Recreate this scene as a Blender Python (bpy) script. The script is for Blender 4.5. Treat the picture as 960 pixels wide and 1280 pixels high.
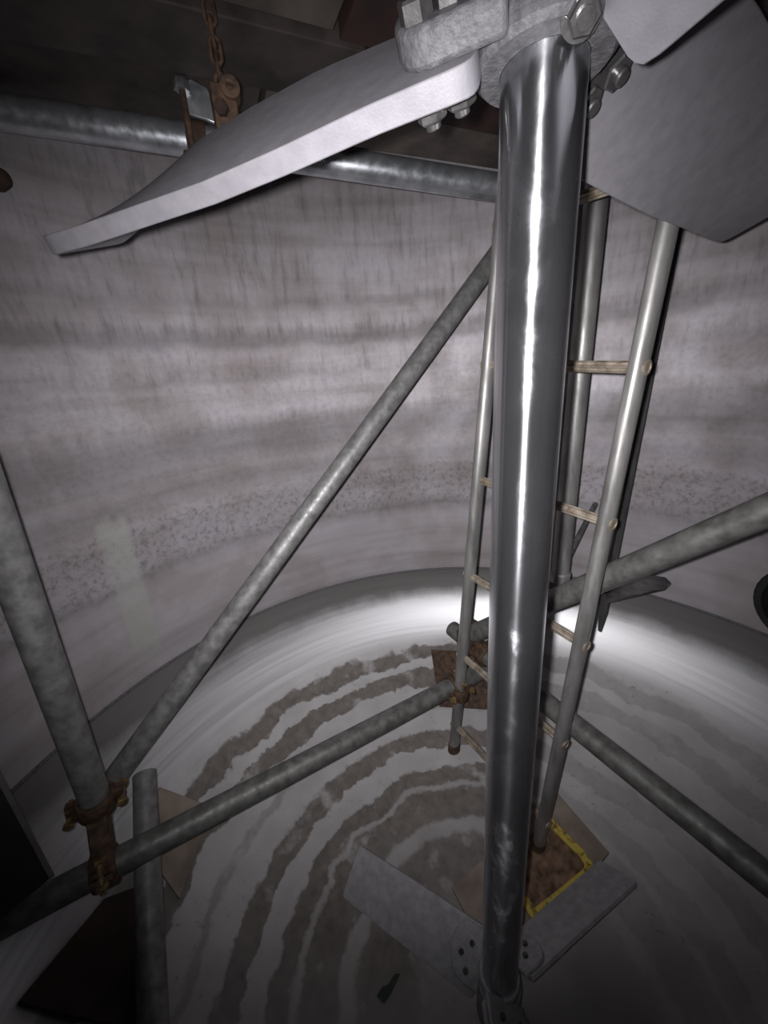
import bpy, bmesh, math, random
from math import sin, cos, pi, radians, sqrt, atan2
from mathutils import Vector as V, Matrix, noise
random.seed(7)
for o in list(bpy.data.objects): bpy.data.objects.remove(o)
scene = bpy.context.scene
COL = scene.collection

# ---------------------------------------------------------------- camera
CAM = V((0.0, -0.40, 1.114))
YAW, PITCH, ROLL = radians(-21), radians(19.5), radians(4.5)
FW = V((sin(YAW)*cos(PITCH), cos(YAW)*cos(PITCH), -sin(PITCH)))
RT0 = V((cos(YAW), -sin(YAW), 0)); UP0 = RT0.cross(FW)
RTV = RT0*cos(ROLL) - UP0*sin(ROLL)
UPV = UP0*cos(ROLL) + RT0*sin(ROLL)
cd = bpy.data.cameras.new('camera'); cam = bpy.data.objects.new('camera', cd); COL.objects.link(cam)
cam.matrix_world = Matrix(((RTV.x, UPV.x, -FW.x, CAM.x), (RTV.y, UPV.y, -FW.y, CAM.y), (RTV.z, UPV.z, -FW.z, CAM.z), (0, 0, 0, 1)))
cd.sensor_fit = 'VERTICAL'; cd.sensor_height = 36.0; cd.lens = 36.0*480/1280
cd.clip_start = 0.01; cd.clip_end = 50
scene.camera = cam

# ---------------------------------------------------------------- world and hand lamp
w = bpy.data.worlds.new('world'); scene.world = w; w.use_nodes = True
w.node_tree.nodes['Background'].inputs[0].default_value = (.5, .5, .55, 1)
w.node_tree.nodes['Background'].inputs[1].default_value = 0.02
# the photographer's torch, held just above and left of the lens
ld = bpy.data.lights.new('hand_torch', 'SPOT'); lo = bpy.data.objects.new('hand_torch', ld); COL.objects.link(lo)
LPOS = CAM - RTV*0.018 + UPV*0.009
lo.location = LPOS
LAIM = CAM + (FW*480 + RTV*(15) + UPV*46)*0.002
lo.rotation_euler = (LAIM - LPOS).to_track_quat('-Z', 'Y').to_euler()
ld.energy = 53.0; ld.color = (1.0, 0.975, 1.0); ld.spot_size = radians(122); ld.spot_blend = 1.0; ld.shadow_soft_size = 0.006

vs = scene.view_settings
vs.view_transform = 'Standard'; vs.look = 'None'; vs.gamma = 1.0; vs.exposure = 0.0; vs.use_curve_mapping = False

# ---------------------------------------------------------------- materials
def nmat(name):
    m = bpy.data.materials.new(name); m.use_nodes = True
    nt = m.node_tree; b = nt.nodes['Principled BSDF']
    return m, nt, b
def N(nt, t, **k):
    n = nt.nodes.new(t)
    for a, v in k.items(): setattr(n, a, v)
    return n
def L(nt, a, b): nt.links.new(a, b)
def ramp(nt, stops, fac, interp='LINEAR'):
    r = N(nt, 'ShaderNodeValToRGB'); cr = r.color_ramp; cr.interpolation = interp
    while len(cr.elements) < len(stops): cr.elements.new(0.5)
    for e, (p, c) in zip(cr.elements, stops):
        e.position = p; e.color = (c, c, c, 1) if isinstance(c, (int, float)) else (*c, 1)
    L(nt, fac, r.inputs[0]); return r.outputs[0]
def math_(nt, op, a, b=None, c=None):
    n = N(nt, 'ShaderNodeMath', operation=op)
    for i, v in enumerate((a, b, c)):
        if v is None: continue
        if isinstance(v, (int, float)): n.inputs[i].default_value = v
        else: L(nt, v, n.inputs[i])
    return n.outputs[0]
def mixc(nt, f, a, b, bt='MIX'):
    n = N(nt, 'ShaderNodeMix', data_type='RGBA', blend_type=bt)
    for i, v in ((0, f), (6, a), (7, b)):
        if isinstance(v, (int, float)): n.inputs[i].default_value = v if i == 0 else (v, v, v, 1)
        elif isinstance(v, tuple): n.inputs[i].default_value = (*v, 1)
        else: L(nt, v, n.inputs[i])
    return n.outputs[2]
def nz(nt, vec, scale, detail=4, rough=.55, dist=0.0):
    n = N(nt, 'ShaderNodeTexNoise'); n.inputs['Scale'].default_value = scale; n.inputs['Detail'].default_value = detail
    n.inputs['Roughness'].default_value = rough; n.inputs['Distortion'].default_value = dist
    L(nt, vec, n.inputs['Vector']); return n.outputs[0]
def mapping(nt, vec, scale):
    n = N(nt, 'ShaderNodeMapping'); n.inputs['Scale'].default_value = scale; L(nt, vec, n.inputs[0]); return n.outputs[0]
def bump(nt, b, h, strength, dist=.002):
    n = N(nt, 'ShaderNodeBump'); n.inputs['Strength'].default_value = strength; n.inputs['Distance'].default_value = dist
    L(nt, h, n.inputs['Height']); L(nt, n.outputs[0], b.inputs['Normal'])
def simple(name, c1, c2, metal, rough, scale=30, stretch=(1, 1, 1), bmp=0.2, rough2=None, lo=.35, hi=.65, bscale=None):
    m, nt, b = nmat(name)
    tc = N(nt, 'ShaderNodeTexCoord').outputs['Object']
    v = mapping(nt, tc, stretch)
    n1 = nz(nt, v, scale)
    L(nt, ramp(nt, [(lo, c1), (hi, c2)], n1), b.inputs['Base Color'])
    b.inputs['Metallic'].default_value = metal
    if rough2 is None: b.inputs['Roughness'].default_value = rough
    else: L(nt, ramp(nt, [(.35, rough), (.65, rough2)], nz(nt, v, scale*2.3)), b.inputs['Roughness'])
    if bmp: bump(nt, b, nz(nt, tc, bscale or scale*4, 3), bmp, .001)
    return m

M = {}
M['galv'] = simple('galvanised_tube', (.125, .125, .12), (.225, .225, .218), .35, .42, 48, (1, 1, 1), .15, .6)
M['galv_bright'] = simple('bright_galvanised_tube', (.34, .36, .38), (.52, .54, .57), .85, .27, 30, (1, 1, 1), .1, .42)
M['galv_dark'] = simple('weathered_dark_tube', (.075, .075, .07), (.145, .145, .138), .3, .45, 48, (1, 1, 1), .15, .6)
M['alu'] = simple('ladder_aluminium', (.16, .155, .15), (.30, .295, .285), .55, .38, 35, (1, 1, .25), .1, .55)
M['rung'] = simple('grimy_rung', (.12, .094, .068), (.29, .25, .20), .2, .5, 60, (1, 1, 1), .2)
M['cast'] = simple('rough_cast_hub', (.066, .065, .069), (.115, .112, .119), .1, .65, 150, (1, 1, 1), 1.0, bscale=330)
M['lowcast'] = simple('lower_hub_steel', (.22, .215, .225), (.30, .295, .305), .1, .6, 90, (1, 1, 1), .4, bscale=260)
M['rust_plate'] = simple('pale_rust_plate', (.055, .030, .017), (.21, .13, .085), .1, .75, 42, (1, 1, 1), .5)
M['lowblade'] = simple('lower_blade_steel', (.24, .235, .245), (.32, .315, .325), .15, .55, 60, (1, 1, 1), .15, bscale=500)
M['bolt_low'] = simple('small_bolt_steel', (.05, .048, .046), (.12, .117, .113), .5, .4, 60)
M['blade'] = simple('blasted_blade_steel', (.160, .154, .167), (.190, .183, .199), .15, .55, 60, (1, 1, 1), .18, bscale=500)
M['bolt'] = simple('bolt_steel', (.12, .117, .115), (.24, .236, .232), .85, .30, 60, (1, 1, 1), .15)
M['rust'] = simple('rust', (.022, .012, .007), (.085, .046, .025), .1, .75, 70, (1, 1, 1), .6)
M['rust_dark'] = simple('dark_rust', (.012, .006, .004), (.05, .024, .014), .1, .8, 40, (1, 1, 1), .5)
M['brassy'] = simple('rusty_brass_nut', (.06, .035, .015), (.26, .18, .08), .5, .5, 80, (1, 1, 1), .3)
M['plank'] = simple('grey_brown_plank', (.016, .012, .011), (.044, .034, .030), 0, .75, 16, (1, 1, 1), .4)
M['plank_light'] = simple('pale_plank', (.050, .041, .035), (.095, .078, .067), 0, .75, 16, (1, 1, 1), .4)
M['plank_red'] = simple('red_brown_plank', (.014, .005, .004), (.034, .012, .009), 0, .8, 18, (1, 1, 1), .4)
M['ply'] = simple('stained_plywood', (.15, .118, .092), (.25, .205, .168), 0, .75, 14, (1, 1, 1), .3)
M['ply_dark'] = simple('dark_brown_board', (.020, .011, .008), (.045, .028, .02), 0, .8, 12, (1, 1, 1), .3)  # dark red-brown tone of the lower-left board
M['yellow'] = simple('worn_yellow_paint', (.13, .085, .025), (.46, .35, .06), 0, .6, 60, (1, 1, 1), .4, lo=.36, hi=.52)
M['black'] = simple('black_opening', (.006, .006, .007), (.014, .014, .016), 0, .7, 20, (1, 1, 1), .1)
M['edge'] = simple('pale_edge', (.09, .085, .08), (.13, .125, .12), .1, .6, 20, (1, 1, 1), .1)
M['green'] = simple('green_scrap', (.015, .03, .022), (.04, .06, .045), 0, .7, 30, (1, 1, 1), .1)
M['roof'] = simple('dark_roof_steel', (.02, .017, .016), (.04, .034, .032), .2, .7, 6, (1, 1, 1), .1)
M['probe'] = simple('thin_flat_steel', (.10, .10, .10), (.2, .2, .2), .7, .35, 40, (1, 1, .2), .1)

def shaft_mat():
    m, nt, b = nmat('polished_shaft_steel')
    tc = N(nt, 'ShaderNodeTexCoord').outputs['Object']
    b.inputs['Metallic'].default_value = .985
    sm = nz(nt, mapping(nt, tc, (1, 1, .55)), 22, 6, .65, .6)
    sm2 = nz(nt, tc, 7, 3)
    f = math_(nt, 'MULTIPLY', sm, math_(nt, 'ADD', sm2, .5))
    L(nt, ramp(nt, [(.3, (.50, .51, .53)), (.7, (.62, .63, .66))], sm), b.inputs['Base Color'])
    L(nt, ramp(nt, [(.34, .165), (.50, .19), (.66, .30)], f), b.inputs['Roughness'])
    b.inputs['Anisotropic'].default_value = .93; b.inputs['Anisotropic Rotation'].default_value = .25
    tg = N(nt, 'ShaderNodeTangent', direction_type='RADIAL', axis='Z'); L(nt, tg.outputs[0], b.inputs['Tangent'])
    return m
M['shaft'] = shaft_mat()

def wall_mat():
    m, nt, b = nmat('stained_tank_wall')
    tc = N(nt, 'ShaderNodeTexCoord').outputs['Object']
    sp = N(nt, 'ShaderNodeSeparateXYZ'); L(nt, tc, sp.inputs[0])
    z = sp.outputs[2]
    streak = nz(nt, mapping(nt, tc, (1, 1, .17)), 52, 6, .7)
    blot = nz(nt, tc, 6, 4)
    wob = nz(nt, mapping(nt, tc, (1, 1, .4)), 9, 3)
    # height bands, wavering: t = (z-0.4)/1.3
    zz = math_(nt, 'ADD', z, math_(nt, 'MULTIPLY', math_(nt, 'SUBTRACT', streak, .5), .05))
    zz = math_(nt, 'ADD', zz, math_(nt, 'MULTIPLY', math_(nt, 'SUBTRACT', wob, .5), .05))
    t = math_(nt, 'DIVIDE', math_(nt, 'SUBTRACT', zz, .4), 1.3)
    def T(h): return (h-.4)/1.3
    st = [(T(.40), .34), (T(.47), .38), (T(.60), .37), (T(.66), .31), (T(.68), .25), (T(.70), .31), (T(.79), .30), (T(.82), .345), (T(.865), .27),
          (T(.90), .335), (T(.945), .25), (T(.99), .245), (T(1.015), .29), (T(1.045), .39), (T(1.12), .38), (T(1.135), .33), (T(1.165), .40), (T(1.205), .38),
          (T(1.222), .265), (T(1.245), .26), (T(1.27), .37), (T(1.300), .355), (T(1.318), .285), (T(1.345), .335), (T(1.43), .335), (T(1.56), .29), (T(1.68), .24)]
    g = ramp(nt, [(max(0, p), (c*1.03, c*.98, c*1.03)) for p, c in st], t)
    # streaks in the upper part, speckle in the lower band
    sf = ramp(nt, [(T(.95), 0.0), (T(1.1), .5), (T(1.25), .9), (T(1.5), 1.0)], math_(nt, 'DIVIDE', math_(nt, 'SUBTRACT', z, .4), 1.3))
    sk = ramp(nt, [(.33, .70), (.47, .98), (.68, 1.10)], streak)
    g2 = mixc(nt, sf, g, mixc(nt, 1.0, g, sk, 'MULTIPLY'))
    speck = nz(nt, tc, 75, 4, .7)
    spf = ramp(nt, [(T(.66), 0.0), (T(.70), .65), (T(.80), .65), (T(.84), .2), (T(1.1), .25), (T(1.3), .1)], t)
    g3 = mixc(nt, spf, g2, mixc(nt, 1.0, g2, ramp(nt, [(.36, .45), (.5, 1.0), (.65, 1.12)], speck), 'MULTIPLY'))
    # brownish tarnish patches
    tarn = ramp(nt, [(.42, 0.0), (.62, .75)], blot)
    g4 = mixc(nt, tarn, g3, mixc(nt, 1.0, g3, (.74, .70, .66), 'MULTIPLY'))
    lay = nz(nt, mapping(nt, tc, (.6, .6, 9)), 2.0, 4, .55)
    g4 = mixc(nt, 1.0, g4, ramp(nt, [(.30, (.78, .76, .745)), (.48, (.98, .97, .97)), (.68, (1.10, 1.09, 1.12))], lay), 'MULTIPLY')
    # pale reflected light painted on the left side (x<0): a vertical patch
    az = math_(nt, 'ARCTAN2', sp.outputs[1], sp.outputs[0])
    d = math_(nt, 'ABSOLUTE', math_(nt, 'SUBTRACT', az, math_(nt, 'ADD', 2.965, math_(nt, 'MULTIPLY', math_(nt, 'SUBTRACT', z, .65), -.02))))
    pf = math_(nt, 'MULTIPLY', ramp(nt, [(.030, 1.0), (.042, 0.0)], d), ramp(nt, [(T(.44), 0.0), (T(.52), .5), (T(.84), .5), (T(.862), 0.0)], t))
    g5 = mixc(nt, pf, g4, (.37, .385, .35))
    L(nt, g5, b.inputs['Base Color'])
    b.inputs['Metallic'].default_value = .25
    L(nt, ramp(nt, [(.3, .50), (.7, .68)], blot), b.inputs['Roughness'])
    bump(nt, b, nz(nt, mapping(nt, tc, (1, 1, .2)), 90, 4), .08, .001)
    return m
M['wall'] = wall_mat()

def dish_mat():
    m, nt, b = nmat('stained_tank_bottom')
    tc = N(nt, 'ShaderNodeTexCoord').outputs['Object']
    sp = N(nt, 'ShaderNodeSeparateXYZ'); L(nt, tc, sp.inputs[0])
    x, y = sp.outputs[0], sp.outputs[1]
    r = math_(nt, 'SQRT', math_(nt, 'ADD', math_(nt, 'MULTIPLY', x, x), math_(nt, 'MULTIPLY', y, y)))
    az = math_(nt, 'ARCTAN2', math_(nt, 'MULTIPLY', x, -1.0), y)   # 0 ahead, +pi/2 on the left
    n1 = nz(nt, tc, 7, 5, .6); n2 = nz(nt, tc, 26, 4, .6)
    rr = math_(nt, 'ADD', r, math_(nt, 'MULTIPLY', math_(nt, 'SUBTRACT', n1, .5), .075))
    rr = math_(nt, 'ADD', rr, math_(nt, 'MULTIPLY', math_(nt, 'SUBTRACT', n2, .5), .026))
    # the outer two rings lean inward towards the far left
    rr = math_(nt, 'ADD', rr, math_(nt, 'MULTIPLY', math_(nt, 'MAXIMUM', math_(nt, 'SUBTRACT', az, .45), 0.0), .012))
    S = [(0, .3), (.14, .5), (.20, .9), (.265, .95), (.285, .9), (.296, .35), (.318, .3), (.326, .95), (.395, 1), (.400, .35), (.408, .35), (.414, 1), (.450, 1), (.454, .0), (.500, .0),
         (.503, 1), (.545, 1), (.548, .0), (.600, .0), (.604, .5), (.618, .45), (.622, .0), (.672, .0), (.675, 1), (.715, 1), (.718, .0), (.742, .0), (.746, 1), (.780, 1), (.786, 0), (1, 0)]
    st = ramp(nt, S, rr)
    # rings are thick on the left half and faint on the right
    side = ramp(nt, [(0.0, .2), (.25, .28), (.46, .32), (.50, 1.0), (.76, 1.0), (.84, .45), (1.0, .3)], math_(nt, 'DIVIDE', math_(nt, 'ADD', az, pi), 2*pi))
    stf = math_(nt, 'MULTIPLY', st, side)
    brk = ramp(nt, [(.30, .25), (.42, 1.0)], nz(nt, tc, 11, 4))
    stf = math_(nt, 'MULTIPLY', stf, brk)
    base = ramp(nt, [(.3, (.36, .35, .355)), (.7, (.48, .47, .475))], nz(nt, tc, 9, 5))
    # speckled pitting and fine dark scratches
    pit = ramp(nt, [(.30, .45), (.42, 1.0)], nz(nt, tc, 55, 5, .7))
    base = mixc(nt, ramp(nt, [(.45, .0), (.6, .8)], n1), base, mixc(nt, 1.0, base, pit, 'MULTIPLY'))
    vr = nz(nt, tc, 40, 3)
    brown = ramp(nt, [(.3, (.075, .062, .052)), (.7, (.150, .128, .110))], vr)
    col = mixc(nt, math_(nt, 'MULTIPLY', stf, .92), base, brown)
    # knuckle: brushed, dark tarnish right under the weld
    cxy = N(nt, 'ShaderNodeCombineXYZ'); L(nt, math_(nt, 'MULTIPLY', r, 120), cxy.inputs[0]); L(nt, math_(nt, 'MULTIPLY', az, 1.2), cxy.inputs[1])
    brush = nz(nt, cxy.outputs[0], 1.0, 4, .6)
    kn = ramp(nt, [(.79, 0.0), (.82, 1.0)], r)
    kcol = mixc(nt, 1.0, (.50, .50, .51), ramp(nt, [(.3, .80), (.6, 1.05)], brush), 'MULTIPLY')
    col = mixc(nt, kn, col, kcol)
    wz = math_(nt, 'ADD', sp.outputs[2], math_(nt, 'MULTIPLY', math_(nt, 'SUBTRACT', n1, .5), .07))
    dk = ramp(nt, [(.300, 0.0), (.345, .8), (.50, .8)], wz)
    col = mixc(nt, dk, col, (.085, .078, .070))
    L(nt, col, b.inputs['Base Color'])
    met = mixc(nt, kn, mixc(nt, stf, .35, .0), .65)
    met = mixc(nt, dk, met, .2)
    L(nt, met, b.inputs['Metallic'])
    ro = mixc(nt, kn, mixc(nt, stf, ramp(nt, [(.3, .42), (.7, .6)], n1), .7), ramp(nt, [(.3, .40), (.7, .48)], brush))
    L(nt, ro, b.inputs['Roughness'])
    bump(nt, b, brush, .02, .001)
    return m
M['dish'] = dish_mat()

# ---------------------------------------------------------------- mesh helpers
class MB:
    def __init__(s): s.v = []; s.f = []
    def add(s, vs_, fs):
        o = len(s.v); s.v += [V(p) for p in vs_]; s.f += [tuple(i+o for i in f) for f in fs]; return s
    def ring_loft(s, rings, cap=True, closed=False):
        n = len(rings[0]); vs_ = [p for r in rings for p in r]; fs = []
        k = len(rings); lim = k if closed else k-1
        for i in range(lim):
            a = i*n; b = ((i+1) % k)*n
            for j in range(n): fs.append((a+j, a+(j+1) % n, b+(j+1) % n, b+j))
        if cap and not closed:
            fs.append(tuple(range(n-1, -1, -1))); fs.append(tuple((k-1)*n+j for j in range(n)))
        return s.add(vs_, fs)
    def rod(s, a, b, r, seg=16, r2=None):
        a, b = V(a), V(b); u, w_ = frame(b-a); r2 = r if r2 is None else r2
        return s.ring_loft([[p + (u*cos(t)+w_*sin(t))*q for t in (2*pi*j/seg for j in range(seg))] for p, q in ((a, r), (b, r2))])
    def prof(s, a, d, prof, seg=24, closed=False, cap=True):
        """lathe: profile [(distance along d, radius)] from point a"""
        a, d = V(a), V(d).normalized(); u, w_ = frame(d)
        return s.ring_loft([[a+d*h+(u*cos(t)+w_*sin(t))*q for t in (2*pi*j/seg for j in range(seg))] for h, q in prof], cap=cap, closed=closed)
    def tube(s, a, b, r, th=.004, seg=24):
        a, b = V(a), V(b); ln = (b-a).length; e = .0012
        return s.prof(a, b-a, [(e, r), (ln-e, r), (ln, r-e), (ln, r-th), (0, r-th), (0, r-e)], seg, closed=True)
    def box(s, c, ax, ay, az_, hx, hy, hz):
        c, ax, ay, az_ = V(c), V(ax).normalized(), V(ay).normalized(), V(az_).normalized()
        P = [c+ax*hx*i+ay*hy*j+az_*hz*k for i in (-1, 1) for j in (-1, 1) for k in (-1, 1)]
        return s.add(P, [(0, 1, 3, 2), (4, 6, 7, 5), (0, 4, 5, 1), (2, 3, 7, 6), (0, 2, 6, 4), (1, 5, 7, 3)])
    def prism(s, poly, n, th):
        n = V(n); poly = [V(p) for p in poly]
        return s.ring_loft([poly, [p+n*th for p in poly]])
    def hexbolt(s, p, d, r, h):
        d = V(d).normalized(); u, w_ = frame(d); p = V(p)
        R = lambda q, hh, ph=0: [p+d*hh+(u*cos(t)+w_*sin(t))*q for t in (2*pi*j/6 for j in range(6))]
        return s.ring_loft([R(r, 0), R(r, h*.85), R(r*.88, h)])
    def build(s, name, mat, parent=None, origin=None, smooth=35, bevel=0):
        if origin is None: origin = parent['_o'] if parent is not None else s.v[0]
        origin = V(origin)
        me = bpy.data.meshes.new(name); me.from_pydata([p-origin for p in s.v], [], s.f)
        bm = bmesh.new(); bm.from_mesh(me); bmesh.ops.recalc_face_normals(bm, faces=bm.faces); bm.to_mesh(me); bm.free()
        me.materials.append(mat)
        if smooth:
            me.polygons.foreach_set('use_smooth', [True]*len(me.polygons)); me.set_sharp_from_angle(angle=radians(smooth))
        o = bpy.data.objects.new(name, me); COL.objects.link(o)
        if parent is not None: o.parent = parent
        else: o.location = origin
        o['_o'] = tuple(origin)
        if bevel:
            md = o.modifiers.new('bevel', 'BEVEL'); md.width = bevel; md.segments = 2; md.limit_method = 'ANGLE'; md.angle_limit = radians(40)
        return o
def frame(d):
    d = V(d).normalized(); h = V((0, 0, 1)) if abs(d.z) < .9 else V((1, 0, 0))
    u = d.cross(h).normalized(); return u, d.cross(u).normalized()
def tag(o, label, cat, group=None, kind=None):
    o['label'] = label; o['category'] = cat
    if group: o['group'] = group
    if kind: o['kind'] = kind
    return o
def thing(name, loc, label, cat, group=None):
    o = bpy.data.objects.new(name, None); COL.objects.link(o); o.location = loc; o['_o'] = tuple(loc); o.empty_display_size = .05
    return tag(o, label, cat, group)

# ---------------------------------------------------------------- the tank
RT, ZK, DD, ZTOP = .914, .417, .467, 2.05
def dishz(r): return ZK - DD*sqrt(max(0, 1-(r/RT)**2))
def lathe_z(prof, seg=160):
    return MB().ring_loft([[V((q*cos(t), q*sin(t), h)) for t in (2*pi*j/seg for j in range(seg))] for q, h in prof], cap=False, closed=True)
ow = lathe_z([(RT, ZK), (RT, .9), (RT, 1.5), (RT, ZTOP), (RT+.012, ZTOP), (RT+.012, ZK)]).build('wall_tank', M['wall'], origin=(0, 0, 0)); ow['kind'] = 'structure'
pin = [(RT*sin(a), ZK-DD*cos(a)) for a in (radians(.6+89.4*i/64) for i in range(65))]
pout = [((RT+.012)*sin(a), ZK-(DD+.012)*cos(a)) for a in (radians(90-89.4*i/24) for i in range(25))]
of = lathe_z(pin+pout).build('floor', M['dish'], origin=(0, 0, 0)); of['kind'] = 'structure'
# weld bead between shell and dished bottom
tw = lathe_z([(RT-.0005+.0035*cos(a)-.002, ZK+.004*sin(a)) for a in (2*pi*i/8 for i in range(8))]).build('trim_1', M['cast'], origin=(0, 0, 0)); tw['kind'] = 'structure'
oc = lathe_z([(.001, ZTOP), (RT+.012, ZTOP), (RT+.012, ZTOP+.01), (.001, ZTOP+.01)], 64).build('ceiling', M['roof'], origin=(0, 0, 0)); oc['kind'] = 'structure'

# ---------------------------------------------------------------- agitator: shaft, two impellers
AG = thing('agitator', (0, 0, dishz(0)), 'tall polished steel mixer shaft with a three-bladed impeller at top and bottom', 'mixer')
SR = .031
MB().prof((0, 0, .062), (0, 0, 1), [(0, SR), (1.90, SR)], 64).build('shaft', M['shaft'], AG)

def lerp(tab, r):
    for a, b in zip(tab, tab[1:]):
        if r <= b[0] or b is tab[-1]:
            t = (r-a[0])/(b[0]-a[0]); return [x+(y-x)*t for x, y in zip(a[1:], b[1:])]
class Blade:
    def __init__(s, az, tab): s.a = radians(az); s.tab = tab
    def mid(s, r, u):
        tl, zl, th, zh = lerp(s.tab, r); tau = tl+(th-tl)*u; z = zl+(zh-zl)*u
        return V((r*cos(s.a)-tau*sin(s.a), r*sin(s.a)+tau*cos(s.a), z))
    def nrm(s, r, u):
        du = s.mid(r, .9)-s.mid(r, .1); dr = s.mid(r+.004, u)-s.mid(r-.004, u)
        n = dr.cross(du).normalized(); return n if n.z > 0 else -n
    def p(s, r, u, off): return s.mid(r, u)+s.nrm(r, u)*off
    def mesh(s, r0, r1, th, rc=.012, nr=26, nu=8):
        rs = [r0+(r1-r0)*i/nr for i in range(nr+1)]
        rs = sorted(set(rs+[r0+.003, r0+.007, r1-.003, r1-.007]))
        rings = []
        for r in rs:
            ins = 0.0
            for e in (r-r0, r1-r):
                if e < rc: ins = max(ins, (rc-sqrt(max(0, rc*rc-(rc-e)**2)))/.11)
            us = [ins+(1-2*ins)*j/nu for j in range(nu+1)]
            rings.append([s.p(r, u, th/2) for u in us]+[s.p(r, u, -th/2) for u in reversed(us)])
        return MB().ring_loft(rings)
    def lug(s, r0, r1, u0, u1, o0, o1, n=8):
        """rounded cast lug lying on the blade, from the hub out to r1"""
        um = (u0+u1)/2; hu = (u1-u0)/2; W = .13*hu
        out = [(r0, u0), (r0, u1)]
        for i in range(n+1):
            t = pi/2-pi*i/n
            out.append((r1-min(W, .03)*(1-cos(t)), um+hu*sin(t)))
        return MB().ring_loft([[s.p(r, u, o0) for r, u in out], [s.p(r, u, o1) for r, u in out]])

UP_TAB = [(.03, .05, 1.300, -.05, 1.387), (.12, .05, 1.294, -.05, 1.388), (.20, .05, 1.286, -.05, 1.386), (.28, .05, 1.280, -.05, 1.378),
          (.36, .05, 1.278, -.05, 1.366), (.40, .05, 1.277, -.05, 1.352), (.455, .05, 1.276, -.05, 1.330), (.52, .05, 1.277, -.05, 1.310)]
LO_TAB = [(.02, .0385, .030, -.0385, .100), (.15, .0385, .030, -.0385, .098), (.25, .0385, .030, -.0385, .092), (.36, .0385, .032, -.0385, .085)]

def nut_and_bolt(bl, r, u, top, bot, parent, rad=.0118, mt='bolt'):
    n = bl.nrm(r, u)
    b = MB().rod(bl.p(r, u, bot-.006), bl.p(r, u, top+.004), rad*.5, 14)
    b.hexbolt(bl.p(r, u, top), n, rad, rad*.95)
    b.build('bolt', M[mt], parent)
    MB().prof(bl.p(r, u, bot), -n, [(0, rad*1.2), (.002, rad*1.2)], 20).hexbolt(bl.p(r, u, bot-.002), -n, rad, rad*.9).prof(bl.p(r, u, bot-.002-rad*.85), -n, [(0, rad*.52), (.005, rad*.52), (.0062, rad*.40)], 14).build('nut', M[mt], parent)

TH = .018
# upper impeller
uh = MB().prof((0, 0, 1.318), (0, 0, 1), [(0, SR+.0003), (0, .046), (.004, .050), (.09, .050), (.094, .046), (.094, SR+.0003)], 48, closed=True).build('hub', M['cast'], AG)
uh['label'] = 'rough cast upper hub clamped around the shaft'
for az, lab in ((180, 'long pale upper blade reaching left'), (53, 'broad grey upper blade seen from below at right'), (-60, 'upper blade passing above the camera')):
    bl = Blade(az, UP_TAB)
    ob = bl.mesh(.043, .515, TH).build('blade', M['blade'], AG, bevel=.0012); ob['label'] = lab
    bl.lug(.022, .105, .10, .92, TH/2, TH/2+.022).build('hub_lug', M['cast'], uh, bevel=.004)
    for r, u in {180: ((.082, .24), (.060, .30), (.078, .62)), 53: ((.076, .50), (.066, .34), (.088, .80)), -60: ((.090, .62), (.066, .80), (.092, .86))}[az]:
        nut_and_bolt(bl, r, u, TH/2+.022, -TH/2, ob)
# clamp bolt on the front of the hub
d0 = V((.15, -.75, -.65)).normalized()
pb = V((.021, -.040, 1.319))
MB().prof(pb-d0*.004, d0, [(0, .0125), (.006, .0125)], 24).hexbolt(pb+d0*.002, d0, .0098, .009).rod(pb+d0*.008, pb+d0*.014, .0052, 14).build('hub_bolt', M['bolt'], uh)
# lower impeller
lh = MB().prof((0, 0, dishz(0)+.001), (0, 0, 1), [(0, .040), (.100, .040), (.104, .038)], 40).build('hub', M['lowcast'], AG)
lh['label'] = 'grey lower hub standing on the tank bottom'
MB().prof((0, 0, .055), (0, 0, 1), [(0, SR+.0002), (0, .0365), (.022, .0365), (.025, .0345), (.025, SR+.0002)], 48, closed=True).build('collar', M['lowblade'], lh)
for az in (168, 46, -72):
    bl = Blade(az, LO_TAB)
    ob = bl.mesh(.036, .335, .008, .008, 16, 6).build('blade', M['lowblade'], AG, bevel=.0008)
    bl.lug(.030, .092, .14, .98, .004, .011).build('hub_lug', M['lowcast'], lh, bevel=.002)
    for r, u in ((.070, .52), (.054, .72), (.056, .32)):
        nut_and_bolt(bl, r, u, .011, -.004, ob, .0052, 'bolt_low')

# ---------------------------------------------------------------- ladder
L0 = V((-.0807, .5003, 1.119)); LS = V((-.0185, -.0098, -.2496)); LW = V((.2365, -.1831, -.0218))
wd = LW.normalized(); sd = LS.normalized(); nd = wd.cross(sd).normalized()
LA = thing('ladder', L0+LS*4.4, 'dirty aluminium ladder standing behind the polished shaft', 'ladder')
def oval(p, a, b, seg=16): return [p+wd*a*cos(t)+nd*b*sin(t) for t in (2*pi*j/seg for j in range(seg))]
for k in (0, 1):
    p0, p1 = L0+LW*k-LS*1.72, L0+LW*k+LS*4.33
    MB().ring_loft([oval(p0, .0135, .0175), oval(p1, .0135, .0175)]).build('rail', M['alu'], LA)
    MB().ring_loft([oval(p1-sd*.012, .0155, .0195), oval(p1+sd*.014, .0165, .0205), oval(p1+sd*.018, .0135, .0175)]).build('foot', M['rust'], LA)
for t in (-1, 0, 1, 2, 3, 4):
    a = L0+LS*t; b = a+LW
    n = 24; ring = lambda p: [p+(nd*cos(q)+sd*sin(q))*(.0085+.0009*cos(q*8)) for q in (2*pi*j/48 for j in range(48))]
    rg = MB().ring_loft([ring(a-wd*.008), ring(b+wd*.008)]).build('rung', M['rung'], LA)
    for q, s_ in ((a, -1), (b, 1)):
        MB().prof(q+wd*s_*.0105, wd*s_, [(0, .0115), (.0035, .0115), (.0045, .0100), (.0045, .0075), (.0030, .0065), (.0030, .0005)], 20).build('rung_cap', M['rung'], rg)

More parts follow.
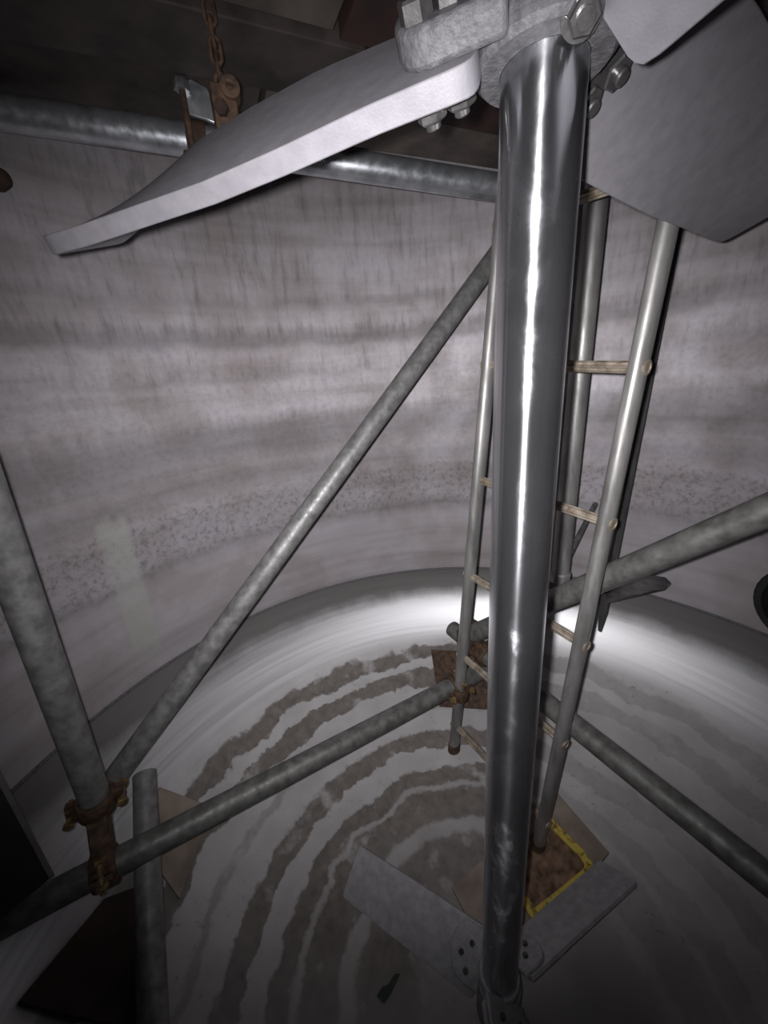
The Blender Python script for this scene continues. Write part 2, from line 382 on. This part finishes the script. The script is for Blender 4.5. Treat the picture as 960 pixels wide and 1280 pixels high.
# ---------------------------------------------------------------- scaffold tubes and pipes
TR = .02415
def tube(name, a, b, mat, label, cat='tube', r=TR, group='scaffold tubes'):
    return tag(MB().tube(a, b, r, .004, 28).build(name, M[mat], origin=b), label, cat, group)
T = {}
T[0] = (V((-.8835, .099, 1.5612)), V((-.060, .633, 1.4653)))
T[1] = (V((-.050, .830, 1.4435)), V((-.805, -.060, .335)))
T[2] = (V((-.600, -.120, 1.555)), V((-.736, -.127, .372)))
T[3] = (V((-.775, -.283, .315)), V((-.053, .612, .245)))
T[4] = (V((.400, .269, .939)), V((-.124, .522, .404)))
T[5] = (V((-.192, .617, .346)), V((.440, .092, .327)))
T[6] = (V((-.800, -.004, .283)), V((-.535, -.262, .108)))
tube('scaffold_tube', *T[0], 'galv_bright', 'bright galvanised tube running horizontally under the overhead boards')
tube('scaffold_tube', *T[1], 'galv', 'long diagonal grey brace tube across the left wall')
tube('scaffold_tube', *T[2], 'galv', 'thick upright grey tube leaning at the left edge')
tube('scaffold_tube', *T[3], 'galv_dark', 'grey ledger tube from lower left to the ladder foot')
tube('scaffold_tube', *T[4], 'galv_dark', 'grey tube rising from behind the shaft to the right edge')
tube('scaffold_tube', *T[5], 'galv_dark', 'dark tube sloping from behind the ladder to lower right')
tube('scaffold_tube', *T[6], 'galv', 'short grey tube with open end under the ledger at lower left')

# dip pipe behind the shaft
dp = thing('dip_pipe', (.105, .610, .56), 'vertical pipe with a collar at its lower end hanging behind the ladder', 'pipe')
MB().tube((.110, .615, 1.578), (.104, .610, .572), .0225, .004, 28).build('pipe', M['alu'], dp)
MB().prof((.104, .610, .556), (0, 0, 1), [(0, .018), (.003, .0265), (.026, .0265), (.030, .023)], 28).build('collar', M['alu'], dp)
st = MB().rod((.112, .632, .588), (.215, .885, .688), .008, 12).build('stay_rod', M['galv_dark']); tag(st, 'thin stay rod between the dip pipe and the tank wall', 'rod')

# thin flat bar with welded plate
fb = thing('flat_bar', (.214, .612, .41), 'thin flat steel bar with a small plate behind the right ladder rail', 'bar')
a, b = V((.262, .692, 1.98)), V((.217, .614, .470)); a = V((.292, .735, 1.575)); ax = (b-a).normalized()
wv = V((.80, .30, 0)); wv = (wv-ax*wv.dot(ax)).normalized(); nv = ax.cross(wv)
hb = .010
MB().ring_loft([[p+wv*h*i+nv*.003*j for i, j in ((-1, -1), (1, -1), (1, 1), (-1, 1))] for p, h in ((a, hb), (b, hb), (b+ax*.055, hb*.25))]).build('bar', M['probe'], fb)
pl = [(.211, .570), (.363, .668), (.386, .703), (.381, .732), (.330, .742), (.221, .635)]
MB().prism([(x, y, .527) for x, y in pl], (0, 0, 1), .006).build('plate', M['probe'], fb, bevel=.001)

# ---------------------------------------------------------------- couplers
def coupler(pa, da, pb_, db, mats, label, wid=.020, ra=TR, rb=TR):
    """two-jaw scaffold coupler: one jaw around each tube, linked by a body, with swing bolts"""
    pa, pb_ = V(pa), V(pb_); da, db = V(da).normalized(), V(db).normalized()
    c = thing('scaffold_coupler', (pa+pb_)/2, label, 'coupler', 'scaffold couplers')
    link = (pb_-pa)
    ln = link.normalized() if link.length > 1e-4 else frame(da)[0]
    for p, d, r, sgn in ((pa, da, ra, -1), (pb_, db, rb, 1)):
        out = ln*sgn; out = (out-d*out.dot(d)).normalized(); side = d.cross(out).normalized()
        j = MB().prof(p-d*wid, d, [(0, r+.0004), (0, r+.006), (.004, r+.008), (2*wid-.004, r+.008), (2*wid, r+.006), (2*wid, r+.0004)], 26, closed=True)
        for q in (-1, 1):
            e = p+side*q*(r+.013)
            j.box(e+out*.006, d, side, out, wid*.8, .007, .0045); j.box(e-out*.006, d, side, out, wid*.8, .007, .0045)
        jo = j.build('jaw', M[mats[0]], c, bevel=.001)
        for q in (-1, 1):
            e = p+side*q*(r+.016)
            MB().rod(e-out*.020, e+out*.026, .0048, 12).hexbolt(e-out*.020, -out, .009, .007).build('bolt', M[mats[1]], jo)
            MB().hexbolt(e+out*.0105, out, .0105, .010).build('nut', M[mats[1]], jo)
    if link.length > 2*TR:
        m_ = (pa+pb_)/2; sd_ = frame(ln)
        MB().box(m_, ln, sd_[0], sd_[1], max(.004, link.length/2-TR), .016, .016).build('body', M[mats[0]], c, bevel=.003)
    return c
def on(t, f): return T[t][0].lerp(T[t][1], f)
def dr(t): return (T[t][1]-T[t][0]).normalized()
def closest(t, p):
    a, b = T[t]; d = b-a; return a+d*max(0, min(1, (V(p)-a).dot(d)/d.dot(d)))
e2 = T[2][1]-dr(2)*.022
coupler(e2, dr(2), closest(3, e2), dr(3), ('rust', 'brassy'), 'rusty coupler joining the left upright to the ledger')
p5 = on(5, .17); coupler(closest(4, p5), dr(4), p5, dr(5), ('rust', 'rust'), 'rusty coupler between two tubes just left of the shaft')
lt = L0+LS*3.50; coupler(lt, sd, closest(3, lt), dr(3), ('rust', 'brassy'), 'grimy clamp tying the left ladder rail to the ledger', .018, .0190, TR)
# galvanised coupler hanging on the overhead tube, with a flap
p0 = on(0, .388); d0_ = dr(0)
gc = thing('scaffold_coupler', p0, 'shiny galvanised coupler with swing bolt on the overhead tube', 'coupler', 'scaffold couplers')
oth = V((d0_.y, -d0_.x, 0)).normalized(); upv = d0_.cross(oth).normalized(); upv = upv if upv.z > 0 else -upv
MB().prof(p0-d0_*.016, d0_, [(0, TR+.0004), (0, TR+.005), (.032, TR+.005), (.032, TR+.0004)], 26, closed=True).build('jaw', M['rust_dark'], gc)
fl = [p0+oth*.030+upv*q[1]+d0_*q[0] for q in ((-.012, .020), (-.016, .052), (.002, .066), (.026, .058), (.040, .036), (.040, .012), (.022, .016))]
MB().prism(fl, oth, .006).build('flap', M['galv_bright'], gc, bevel=.0012)
eb = p0+oth*.040
MB().rod(eb-upv*.046-d0_*.004, eb+upv*.052-d0_*.012, .005, 14).build('bolt', M['rust'], gc)
MB().hexbolt(eb+upv*.046-d0_*.012, upv, .012, .014).build('nut', M['galv_bright'], gc)
MB().box(eb-upv*.046-d0_*.002, d0_, oth, upv, .017, .012, .011).build('clamp_foot', M['rust'], gc, bevel=.003)

# rusty chain with a clamp, hanging from the overhead boards
ch = thing('chain', (-.400, .172, 1.478), 'rusty hanging chain ending in a rusted clamp under the boards', 'chain')
cp = V((-.404, .172, 1.578))
def link(p, rot):
    u = V((cos(rot), sin(rot), 0)); rings = []
    n = 20
    path = []
    for i in range(n):
        t = 2*pi*i/n; path.append(p+u*.0065*cos(t)+V((0, 0, .0065*(1 if sin(t) > 0 else -1)+.0070*sin(t))))
    for i in range(n):
        d = (path[(i+1) % n]-path[i-1]).normalized(); s1 = u.cross(V((0, 0, 1))).normalized(); s2 = d.cross(s1)
        rings.append([path[i]+s1*.0026*cos(q)+s2*.0026*sin(q) for q in (2*pi*k/8 for k in range(8))])
    return MB().ring_loft(rings, closed=True)
for i in range(5): link(cp-V((0, 0, .012+.0185*i)), .5+i*pi/2).build('chain_link', M['rust'], ch)
bt = cp-V((0, 0, .110))
MB().box(bt, (.7, .7, 0), (-.7, .7, 0), (0, 0, 1), .016, .010, .024).prof(bt+V((.010, .004, .020)), (.6, -.8, 0), [(-.012, .004), (-.012, .013), (.012, .013), (.012, .004)], 18, closed=True).build('clamp', M['rust'], ch, bevel=.002)
MB().hexbolt(bt+V((.004, -.012, -.005)), (.4, -.9, 0), .009, .008).rod(bt+V((.018, .012, -.010)), bt+V((.016, .012, -.055)), .005, 10).build('clamp_bolt', M['rust_dark'], ch)

# ---------------------------------------------------------------- overhead boards (resting on the tube and on each other's bearers)
E1 = V((.722, .692, 0)); E2 = V((-.692, .722, 0))
def board(n0, n1, s0, s1, z, mat, label):
    c_ = E1*((s0+s1)/2)+E2*((n0+n1)/2)+V((0, 0, z+.018))
    o = MB().box(c_, E1, E2, (0, 0, 1), (s1-s0)/2, (n1-n0)/2, .018).build('scaffold_board', M[mat], origin=c_, bevel=.0025)
    tag(o, label, 'board', 'overhead scaffold boards')
board(.560, .690, -.570, -.083, 1.589, 'plank', 'dark overhead board along the bright tube, left of the butt joint')
board(.560, .690, -.073, .560, 1.589, 'plank_light', 'brown overhead board above the tube, right of the butt joint')
board(.428, .552, -.700, .055, 1.580, 'plank', 'dark grey overhead board, second row from the tube')
board(.428, .552, .063, .690, 1.580, 'plank_red', 'dark red-brown overhead board beside the second row')
board(.296, .418, -.780, .000, 1.588, 'plank_light', 'pale grey overhead board, third row from the tube')
board(.296, .418, .008, .770, 1.580, 'plank_red', 'dark red overhead board right of the pale one')
board(.160, .288, -.820, .100, 1.580, 'plank', 'dark overhead board at the top edge of the picture')

# ---------------------------------------------------------------- things on the tank bottom
def quad_board(name, pts, th, mat, label, cat='board', lift=.004):
    pts = [V(p) for p in pts]; n = (pts[1]-pts[0]).cross(pts[-1]-pts[0]).normalized(); n = n if n.z > 0 else -n
    # a rigid flat board: flatten onto the mean plane
    c_ = sum(pts, V())/len(pts); n = ((pts[0]-pts[2]).cross(pts[1]-pts[3])).normalized() if len(pts) == 4 else n
    n = n if n.z > 0 else -n
    pts = [p-n*((p-c_).dot(n))+n*lift for p in pts]
    return tag(MB().prism(pts, n, th).build(name, M[mat], origin=pts[0], bevel=.001), label, cat), n
FZ = lambda x, y, k=0: V((x, y, dishz(sqrt(x*x+y*y))+k))
pb1, pn = quad_board('plywood_board', [(-.111, .140, -.022), (.118, .420, .010), (.232, .306, .002), (.003, .026, -.030)], .009, 'ply', 'brown plywood board on the tank bottom under the ladder foot', lift=.002)
def onb(x, y, k=0):
    # height of the plywood top at x, y
    p = V((-.111, .140, -.022)); c_ = (V((-.111, .140, -.022))+V((.118, .420, .010))+V((.232, .306, .002))+V((.003, .026, -.030)))/4
    return V((x, y, c_.z-(pn.x*(x-c_.x)+pn.y*(y-c_.y))/pn.z+.0115+k))
bp_ = thing('base_plate', onb(.11, .23), 'rusty steel plate with worn yellow rim under the right ladder foot', 'plate')
qa = [(.028, .262), (.098, .334), (.184, .262), (.066, .142), (.030, .176)]
MB().prism([onb(x, y, .0003) for x, y in qa], pn, .003).build('plate', M['rust_plate'], bp_)
rimp = [(.098, .334), (.172, .280), (.184, .262), (.178, .246), (.120, .190), (.066, .140), (.036, .168)]
for (x0, y0), (x1, y1) in zip(rimp, rimp[1:]):
    a, b = onb(x0, y0, .006), onb(x1, y1, .006); d = (b-a).normalized(); sdv = pn.cross(d).normalized()
    MB().box((a+b)/2, d, sdv, pn, (b-a).length/2+.004, .0095, .0045).build('rim_strip', M['yellow'], bp_, bevel=.002)

quad_board('plywood_board', [(-.800, .012, .212), (-.700, .050, .125), (-.650, -.105, .095), (-.752, -.085, .160)], .010, 'ply', 'brown board lying behind the short open-ended tube')
quad_board('timber_board', [(-.748, -.178, .172), (-.702, -.108, .130), (-.566, -.262, .078), (-.735, -.322, .196)], .012, 'ply_dark', 'dark red-brown board on the tank bottom at lower left')
quad_board('rusty_plate', [(-.285, .705, .170), (-.080, .740, .172), (-.066, .590, .072), (-.226, .556, .075)], .006, 'rust', 'rusty plate lying behind the left ladder rail', 'plate')
bs = thing('black_opening', (-.745, -.255, .345), 'black sheet with a pale edge, standing in for a dark opening at the left edge', 'panel')  # flat black piece added in place of a dark, rimmed opening
A_, B_, C_, D_ = V((-.785, -.203, .614)), V((-.738, -.220, .344)), V((-.752, -.290, .350)), V((-.800, -.276, .620))
nn = (B_-A_).cross(D_-A_).normalized(); nn = nn if nn.z > 0 else -nn
MB().prism([A_, B_, C_, D_], nn, .006).build('panel', M['black'], bs)
dd_ = (B_-A_).normalized(); MB().box((A_+B_)/2+nn*.003, dd_, nn, dd_.cross(nn), (B_-A_).length/2, .0055, .0035).build('edge_strip', M['edge'], bs)

# green scrap
gs = [FZ(-.205+x, -.052+y, .001) for x, y in ((-.020, -.010), (-.004, -.014), (.004, .002), (.010, .020), (.014, .034), (.004, .030), (-.004, .012), (-.014, .004))]
tag(MB().prism(gs, (0, 0, 1), .002).build('scrap', M['green']), 'small torn dark green scrap on the tank bottom', 'scrap')

# wall nozzle at the right edge and a plug on the left wall
def radial(az, z, r0, r1, prof, name, mat, label, cat):
    a = radians(az); d = V((cos(a), sin(a), 0))
    o = MB().prof(d*r0+V((0, 0, z)), -d, prof, 32).build(name, M[mat]); tag(o, label, cat)
radial(44.5, .535, RT+.004, 0, [(0, .105), (.030, .105), (.034, .100), (.034, .088), (.010, .084)], 'wall_nozzle', 'black', 'dark round nozzle in the tank wall at the right edge', 'nozzle')
radial(169.5, 1.487, RT+.002, 0, [(0, .016), (.022, .016), (.030, .012), (.033, .004)], 'wall_plug', 'rust_dark', 'small dark red plug on the upper left wall', 'plug')
for o in bpy.data.objects:
    if '_o' in o: del o['_o']
